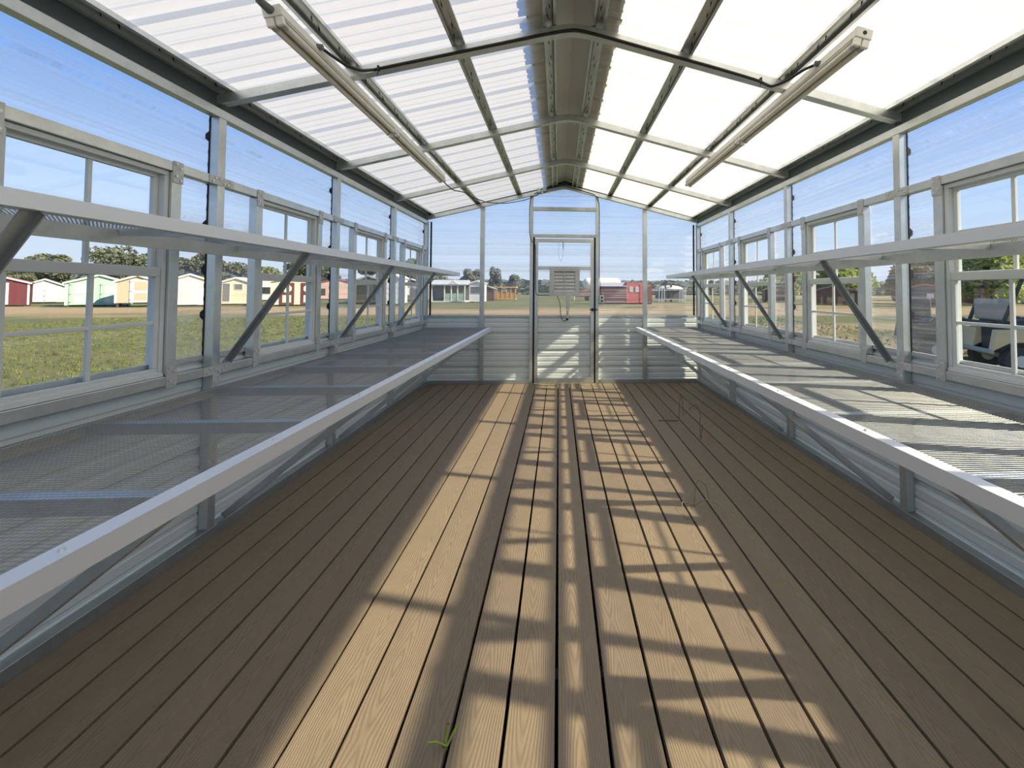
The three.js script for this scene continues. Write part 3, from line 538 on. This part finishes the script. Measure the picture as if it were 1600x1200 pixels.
// porch cabin with white posts
{
  const c = thing('porch_cabin', 'white posted screened porch cabin with pale green half wall', 'cabin'), W = 4.3, D = 3.2;
  part('back_walls', [bx(-2.15, 2.15, .1, 2.1, -D, -D + .1), bx(-2.15, -1.4, .1, 2.1, -D + .1, -.9)], paint(.12, .13, .13), c);
  part('half_wall', bx(-.42, 1.95, .1, 1.1, -.08, 0), paint(.36, .50, .36), c); part('deck', bx(-2.15, 2.15, 0, .14, -D, .05), WHITE, c);
  for (const x of [-2.1, -.5, .35, 1.15, 2.05]) part('porch_post', bx(x - .06, x + .06, .14, 2.15, -.1, .03), WHITE, c);
  part('beam', bx(-2.2, 2.2, 2.1, 2.25, -.12, .06), WHITE, c);
  part('roof', new THREE.ExtrudeGeometry(new THREE.Shape([[.2, 2.24], [-D - .2, 2.24], [-D / 2, 2.85]].map((p) => new THREE.Vector2(...p))), { depth: W + .3, bevelEnabled: false }).rotateY(-Math.PI / 2).translate(W / 2 + .15, 0, 0), paint(.42, .43, .44), c);
  part('gable_front', new THREE.ExtrudeGeometry(new THREE.Shape([[0, 2.24], [1.5, 2.24], [.75, 2.8]].map((p) => new THREE.Vector2(...p))), { depth: .3, bevelEnabled: false }).translate(-.1, 0, -.1), WHITE, c);
  c.position.set(-14.1, DECK, -54.7);
}
shed('ticket_booth', 'small white booth with wide open window beside the porch cabin', 'booth', { x: -10.0, z: -51.9, w: 1.75, d: 1.8, eave: 2.35, peak: 2.63, wall: WHITE, roof: WHITE, windows: [[0, 1.55, 1.4, .8, paint(.12, .13, .14)]], group: sg });
shed('garden_shed', 'low brown shed beside the yellow timber frame', 'shed', { x: -10.6, z: -62.4, w: 2.2, d: 3, eave: 1.7, peak: 2.1, wall: brown, trim: brown, roof: GREYROOF, group: sg });
{
  const y = thing('timber_playhouse', 'yellow timber open playhouse frame with flat roof', 'playhouse'), m = paint(.62, .36, .10), W = 3.7;
  part('roof', bx(-W / 2 - .1, W / 2 + .1, 1.95, 2.12, -2, .1), m, y); part('base', bx(-W / 2, W / 2, .1, .28, -1.9, 0), m, y);
  for (let i = 0; i < 6; i++) part('timber_post', bx(-W / 2 + i * (W - .12) / 5, -W / 2 + .12 + i * (W - .12) / 5, .28, 1.95, -.12, 0), m, y);
  for (let i = 0; i < 5; i++) part('infill_panel', bx(-W / 2 + .12 + i * (W - .12) / 5, -W / 2 + (i + 1) * (W - .12) / 5, .28, 1.15 + .12 * (i % 2), -.1, -.04), paint(.50, .27, .08), y);
  part('back_rail', bx(-W / 2, W / 2, 1.0, 1.3, -1.9, -1.8), brown, y); y.position.set(-8.65, DECK, -67);
}
// back right: white tank, red trailer, long maroon shed, rack of metal frames
single('storage_tank', new THREE.CapsuleGeometry(2.1, 9, 8, 24).rotateZ(Math.PI / 2).translate(14.6, DECK + 4.0, -143), paint(.78, .75, .64), 'big white rounded tank far behind the back door', 'tank');
{
  const t = thing('flatbed_trailer', 'low red trailer with a white corner post behind the back door', 'trailer');
  part('bed', bx(-2.2, 2.4, .55, 1.35, -2, 0), paint(.36, .07, .06), t); part('top_rail', bx(-2.2, 2.4, 1.4, 1.52, -2, 0), red, t); part('corner_post', bx(-2.35, -2.2, .05, 1.0, -.1, .05), WHITE, t);
  for (const x of [-.4, .6]) part('wheel', new THREE.CylinderGeometry(.36, .36, .25, 20).rotateX(Math.PI / 2).translate(x, .36, -.1), DARK, t); t.position.set(4.6, DECK, -63.6);
}
{
  const m = thing('lofted_barn', 'long maroon barn with a bright red end and grey roof', 'barn'), wall = paint(.13, .035, .04), end = paint(.55, .14, .11);
  part('side_wall', bx(-3.0, 0, .15, 2.0, -.2, 0), wall, m); part('side_roof', quads([[[-3.1, 1.98, .15], [0, 1.98, .15], [0, 2.45, -1.6], [-3.1, 2.3, -1.6]]]), paint(.34, .33, .36), m);
  for (let i = 0; i < 4; i++) part('side_plank', bx(-2.95, -.02, .3 + i * .42, .36 + i * .42, 0, .03), paint(.3, .22, .24), m);
  part('end_wall', bx(0, 2.3, .15, 2.42, -3, 0), end, m); part('side_return', bx(2.3, 2.85, .1, 2.35, -3, -.1), paint(.16, .05, .05), m);
  for (const x of [.5, 1.15]) part('window', bx(x - .2, x + .2, 1.35, 1.95, 0, .04), paint(.55, .55, .56), m);
  for (const x of [1.5, 1.95]) part('door_plank', bx(x - .04, x + .04, .2, 2.2, 0, .04), paint(.4, .08, .07), m); part('skid', bx(-3, 2.8, 0, .15, -2.8, -.05), DARK, m);
  m.position.set(7.45, DECK, -46.4);
}
{
  const r = thing('frame_rack', 'row of upright white and dark metal frames under a pale canopy', 'rack'), W = 5;
  part('canopy', new THREE.SphereGeometry(1, 20, 8, 0, 6.3, 0, 1.57).scale(1.75, .55, 1.6).translate(.5, 1.75, -1.8), WHITE, r); part('stacked_panels', bx(-1.6, 2.1, .3, 1.6, -2, -1), paint(.10, .10, .10), r); part('ground_rail', bx(-2.4, 2.2, .3, .45, -.2, 0), paint(.4, .4, .38), r);
  for (const x of [-1.55, -1.15, -.85, 1.3, 1.6, 1.85, 2.1]) part('upright', bar(V(x, 0, 0), V(x + .12, 2.05, -.2), .07, .07, V(0, 0, 1)), paint(.6, .62, .62), r);
  for (const x of [-.55, .25]) part('dark_post', bx(x - .13, x + .13, 0, 2.35, -.6, -.4), paint(.10, .06, .06), r);
  part('top_bar', bx(-2.5, 2.3, 1.6, 1.68, -.3, -.2), paint(.55, .56, .55), r); r.position.set(15.1, DECK, -56.8);
}
shed('garden_shed', 'brown shed with blue grey roof seen through the second right window', 'shed', { x: 29.8, z: -44.2, w: 4.6, d: 3.4, eave: 1.5, peak: 2.15, wall: brown, trim: paint(.3, .2, .14), roof: paint(.25, .29, .38), turn: -.55, windows: [[.9, .9, .3, .7, tan], [1.6, .9, .3, .7, tan]], group: sg });
shed('garden_shed', 'dark brown shed seen through the third right window', 'shed', { x: 31.0, z: -58.0, w: 4, d: 4, eave: 1.7, peak: 2.3, wall: brown, trim: tan, turn: -.4, group: sg });
shed('cabin', 'dark cabin with a coral red porch roof beyond the right wall', 'cabin', { x: 35.1, z: -38.8, w: 4.4, d: 4, eave: 1.65, peak: 2.2, wall: paint(.05, .055, .09), roof: paint(.55, .12, .11), trim: paint(.5, .14, .13), turn: -.75, windows: [[.4, 1.1, .5, .4, WHITE]], group: sg });
shed('garden_shed', 'brown shed with small paned window behind the golf cart', 'shed', { x: 51.2, z: -50, w: 4.2, d: 5, eave: 1.6, peak: 1.95, wall: paint(.16, .11, .085), trim: paint(.36, .25, .17), roof: paint(.5, .48, .42), turn: -.8, windows: [[.2, 1.05, .8, .7, paleGrey]], group: sg });
shed('garden_shed', 'pale blue grey sided shed at the far right edge', 'shed', { x: 58.5, z: -52, w: 3.4, d: 5, eave: 1.7, peak: 2.2, wall: paleGrey, roof: paint(.5, .53, .58), turn: -.8, group: sg });

// trees: trunk, limbs and a crown of leaf cards with real spread
function tree(label, x, z, h, rx, dense, col, { trunk = .35, n = 5200, leaf = .34, group = 'trees round the lot' } = {}) {
  h *= .86; const t = thing('tree', label, 'tree', { group }), list = [], blobs = [];
  for (let i = 0; i < dense; i++) { const a = rr(0, 6.28), r = rr(0, .72) * rx; blobs.push([Math.cos(a) * r, h * rr(x > 20 ? .16 : .42, .82), Math.sin(a) * r * .8, rx * rr(.3, .48), h * rr(.13, .2)]); }
  for (let i = 0; i < n; i++) {
    const b = blobs[Math.floor(rnd() * blobs.length)], u = rr(-1, 1), a = rr(0, 6.28), q = Math.sqrt(1 - u * u), k = Math.pow(rnd(), .25);
    const c = V(b[0] + Math.cos(a) * q * b[3] * k, b[1] + u * b[4] * k, b[2] + Math.sin(a) * q * b[3] * k), p = V(rr(-1, 1), rr(-1, 1), rr(-1, 1)).normalize().multiplyScalar(leaf * rr(.6, 1.2)), w = V(rr(-1, 1), rr(-1, 1), rr(-1, 1)).cross(p).normalize().multiplyScalar(leaf * rr(.4, .8));
    list.push([[c.x - p.x, c.y - p.y, c.z - p.z], [c.x + w.x, c.y + w.y, c.z + w.z], [c.x + p.x, c.y + p.y, c.z + p.z], [c.x - w.x, c.y - w.y, c.z - w.z]]);
  }
  part('trunk', [cyl(V(0, 0, 0), V(0, h * .6, 0), trunk, trunk * .55, 9), ...blobs.slice(0, 6).map((b) => cyl(V(0, h * .35, 0), V(b[0] * .8, b[1], b[2] * .8), trunk * .4, trunk * .15, 6))], paint(.09, .07, .055), t);
  const f = part('foliage', quads(list), col, t); f.userData.kind = 'stuff'; t.position.set(x, DECK, z);
}
const leafM = (r, g, b) => phys({ color: lin(r, g, b), roughness: .9, transmission: .3, thickness: 0 });
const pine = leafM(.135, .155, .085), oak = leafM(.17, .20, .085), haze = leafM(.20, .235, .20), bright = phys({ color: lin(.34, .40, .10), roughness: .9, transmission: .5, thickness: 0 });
for (const [l, ...a] of [
  ['round pine crown above the pale grey shed', -92, -82, 9.6, 4, 10, pine], ['broad pine crown above the mint shed', -82, -84, 11.4, 5.5, 16, pine], ['pine crown above the right end of mint shed', -71, -86, 10.6, 4, 12, pine],
  ['lower pine crown above the tan shed', -63, -82, 9.2, 5, 14, pine], ['dark pine crown behind the dark screened shed', -103, -88, 7, 5, 10, pine], ['small far tree crown above the low white cabin', -68, -98, 8.5, 7, 12, oak],
  ['round tree crown above the maroon doored shed', -51, -92, 11, 6, 14, oak], ['small round tree left of the small red gable', -38, -90, 8.8, 3.4, 8, oak], ['dark tree right of the small red gable', -31, -90, 9.5, 4, 10, oak],
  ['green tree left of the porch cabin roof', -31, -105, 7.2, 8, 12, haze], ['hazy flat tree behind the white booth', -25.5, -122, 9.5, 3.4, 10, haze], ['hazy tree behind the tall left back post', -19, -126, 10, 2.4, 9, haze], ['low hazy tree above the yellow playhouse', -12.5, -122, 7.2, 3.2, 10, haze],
  ['bright green tree seen through the nearest right window', 49, -45.5, 9.4, 4.6, 20, bright], ['green tree at the far right edge of the nearest right window', 67, -59, 11.5, 5, 20, oak], ['dark green tree seen through the second right window', 46, -66, 9.6, 5, 18, oak], ['brown green tree filling the right of second right window', 63, -68, 11.0, 5, 18, leafM(.10, .10, .055)],
  ['bright green tree above the brown shed in second right window', 38, -56, 8.2, 4.5, 16, bright], ['tree seen through the third right window', 42, -75, 9.2, 6, 14, bright], ['dim tree beyond the clear sheet right of the first right post', 43.6, -50.5, 7.4, 3.0, 14, leafM(.11, .10, .05)],
]) tree(l, ...a);
// distant wood line along the horizon
{
  const list = [], put = (x, z, h) => { const w = rr(1.2, 2.4), y = DECK + h * Math.pow(rnd(), .6); list.push([[x - w, y - .5, z], [x - w * .4, y + rr(.2, 1.1), z + rr(-1, 1)], [x + w, y + rr(0, .6), z], [x + w * .3, y - rr(.6, 1.5), z + rr(-1, 1)]]); };
  for (let i = 0; i < 5200; i++) put(rr(-150, 150), -172 - rr(0, 14), 4.6 + 1.6 * vnoise(i * .0, 0, 9, 9, 3));
  for (let i = 0; i < 4200; i++) put(rr(-168, -152), rr(-185, 60), 6.5);
  for (let i = 0; i < 4200; i++) { const z = rr(-185, 60); put(150 + rr(0, 14), z, 10); }
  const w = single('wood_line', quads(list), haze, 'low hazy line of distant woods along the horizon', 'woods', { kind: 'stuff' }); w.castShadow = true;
}

// golf carts outside the right wall
function cart(label, x, z, turn, body, seat, back, canopy) {
  const c = thing('golf_cart', label, 'golf cart', { group: 'golf carts by the right wall' }), ex = (pts, w, z0) => new THREE.ExtrudeGeometry(new THREE.Shape(pts.map((p) => new THREE.Vector2(...p))), { depth: w, bevelEnabled: true, bevelSize: .02, bevelThickness: .02, bevelSegments: 2 }).translate(0, 0, z0);
  part('chassis', [bx(-1.05, .95, .26, .36, -.5, .5, .03), bx(-.35, .62, .3, .37, -.56, .56, .02)], paint(.28, .27, .25), c);
  part('front_cowl', ex([[.62, .34], [1.12, .36], [1.16, .55], [1.0, .78], [.72, .86], [.58, .84]], 1.06, -.53), body, c);
  const tail = [[-1.22, .42], [-1.16, .74], [-.42, .78], [-.32, .38], [-.6, .36], [-.72, .58], [-1.0, .56]];
  part('rear_fender', ex(tail, .42, -.53), body, c); part('rear_fender', ex(tail, .12, .41), body, c);
  part('bag_well', bx(-1.1, -.45, .36, .8, -.1, .41, .03), DARK, c); part('bumper', bx(-1.27, -1.2, .33, .42, -.52, .52, .03), paint(.36, .34, .29), c); part('bag_rack', [bx(-1.2, -1.15, .82, .9, -.42, .42, .03)], DARK, c);
  part('seat_cushion', bx(-.95, -.3, .8, .92, -.5, .5, .05), seat, c); part('seat_back', bx(-1.02, -.9, .9, 1.3, -.5, .5, .05), back, c);
  part('dashboard', bx(.5, .72, .82, .94, -.5, .5, .03), DARK, c);
  const sw = part('steering_wheel', new THREE.TorusGeometry(.17, .018, 8, 20).rotateY(Math.PI / 2).rotateZ(.5).translate(.36, .98, .26), DARK, c); part('steering_column', cyl(V(.6, .8, .26), V(.36, .98, .26), .02), DARK, sw);
  for (const [wx, wz] of [[.82, .47], [.82, -.47], [-.86, .47], [-.86, -.47]]) { const w = part('wheel', new THREE.CylinderGeometry(.235, .235, .19, 22).rotateX(Math.PI / 2).translate(wx, .235, wz), DARK, c); part('hub', new THREE.CylinderGeometry(.1, .1, .2, 14).rotateX(Math.PI / 2).translate(wx, .235, wz), paint(.6, .58, .5), w); }
  if (canopy) {
    for (const s of [-1, 1]) { part('roof_strut', bar(V(.72, .84, s * .5), V(.45, 1.66, s * .48), .035, .035), DARK, c); part('roof_strut', bar(V(-1.1, .8, s * .5), V(-.8, 1.66, s * .53), .045, .045), DARK, c); }
    part('windshield', quads([[[.71, .86, -.47], [.71, .86, .47], [.5, 1.5, .45], [.5, 1.5, -.45]]]), phys({ color: lin(.5, .5, .47), roughness: .2, transmission: .75, thickness: 0 }), c);
    part('roof', bx(-1.1, .7, 1.66, 1.72, -.56, .56, .025), paint(.5, .5, .47), c);
  }
  c.position.set(x, DECK, z); c.rotation.y = turn;
}
cart('tan golf cart with grey seat back outside the nearest right window', 8.755, -6.99, -.36, paint(.66, .50, .27), paint(.05, .05, .05), paint(.40, .345, .28), true);
cart('dark golf cart seen through the clear sheet beside the first right post', 8.62, -8.45, -.36, paint(.04, .04, .045), DARK, paint(.05, .05, .06), false);

renderer.render(scene, camera);
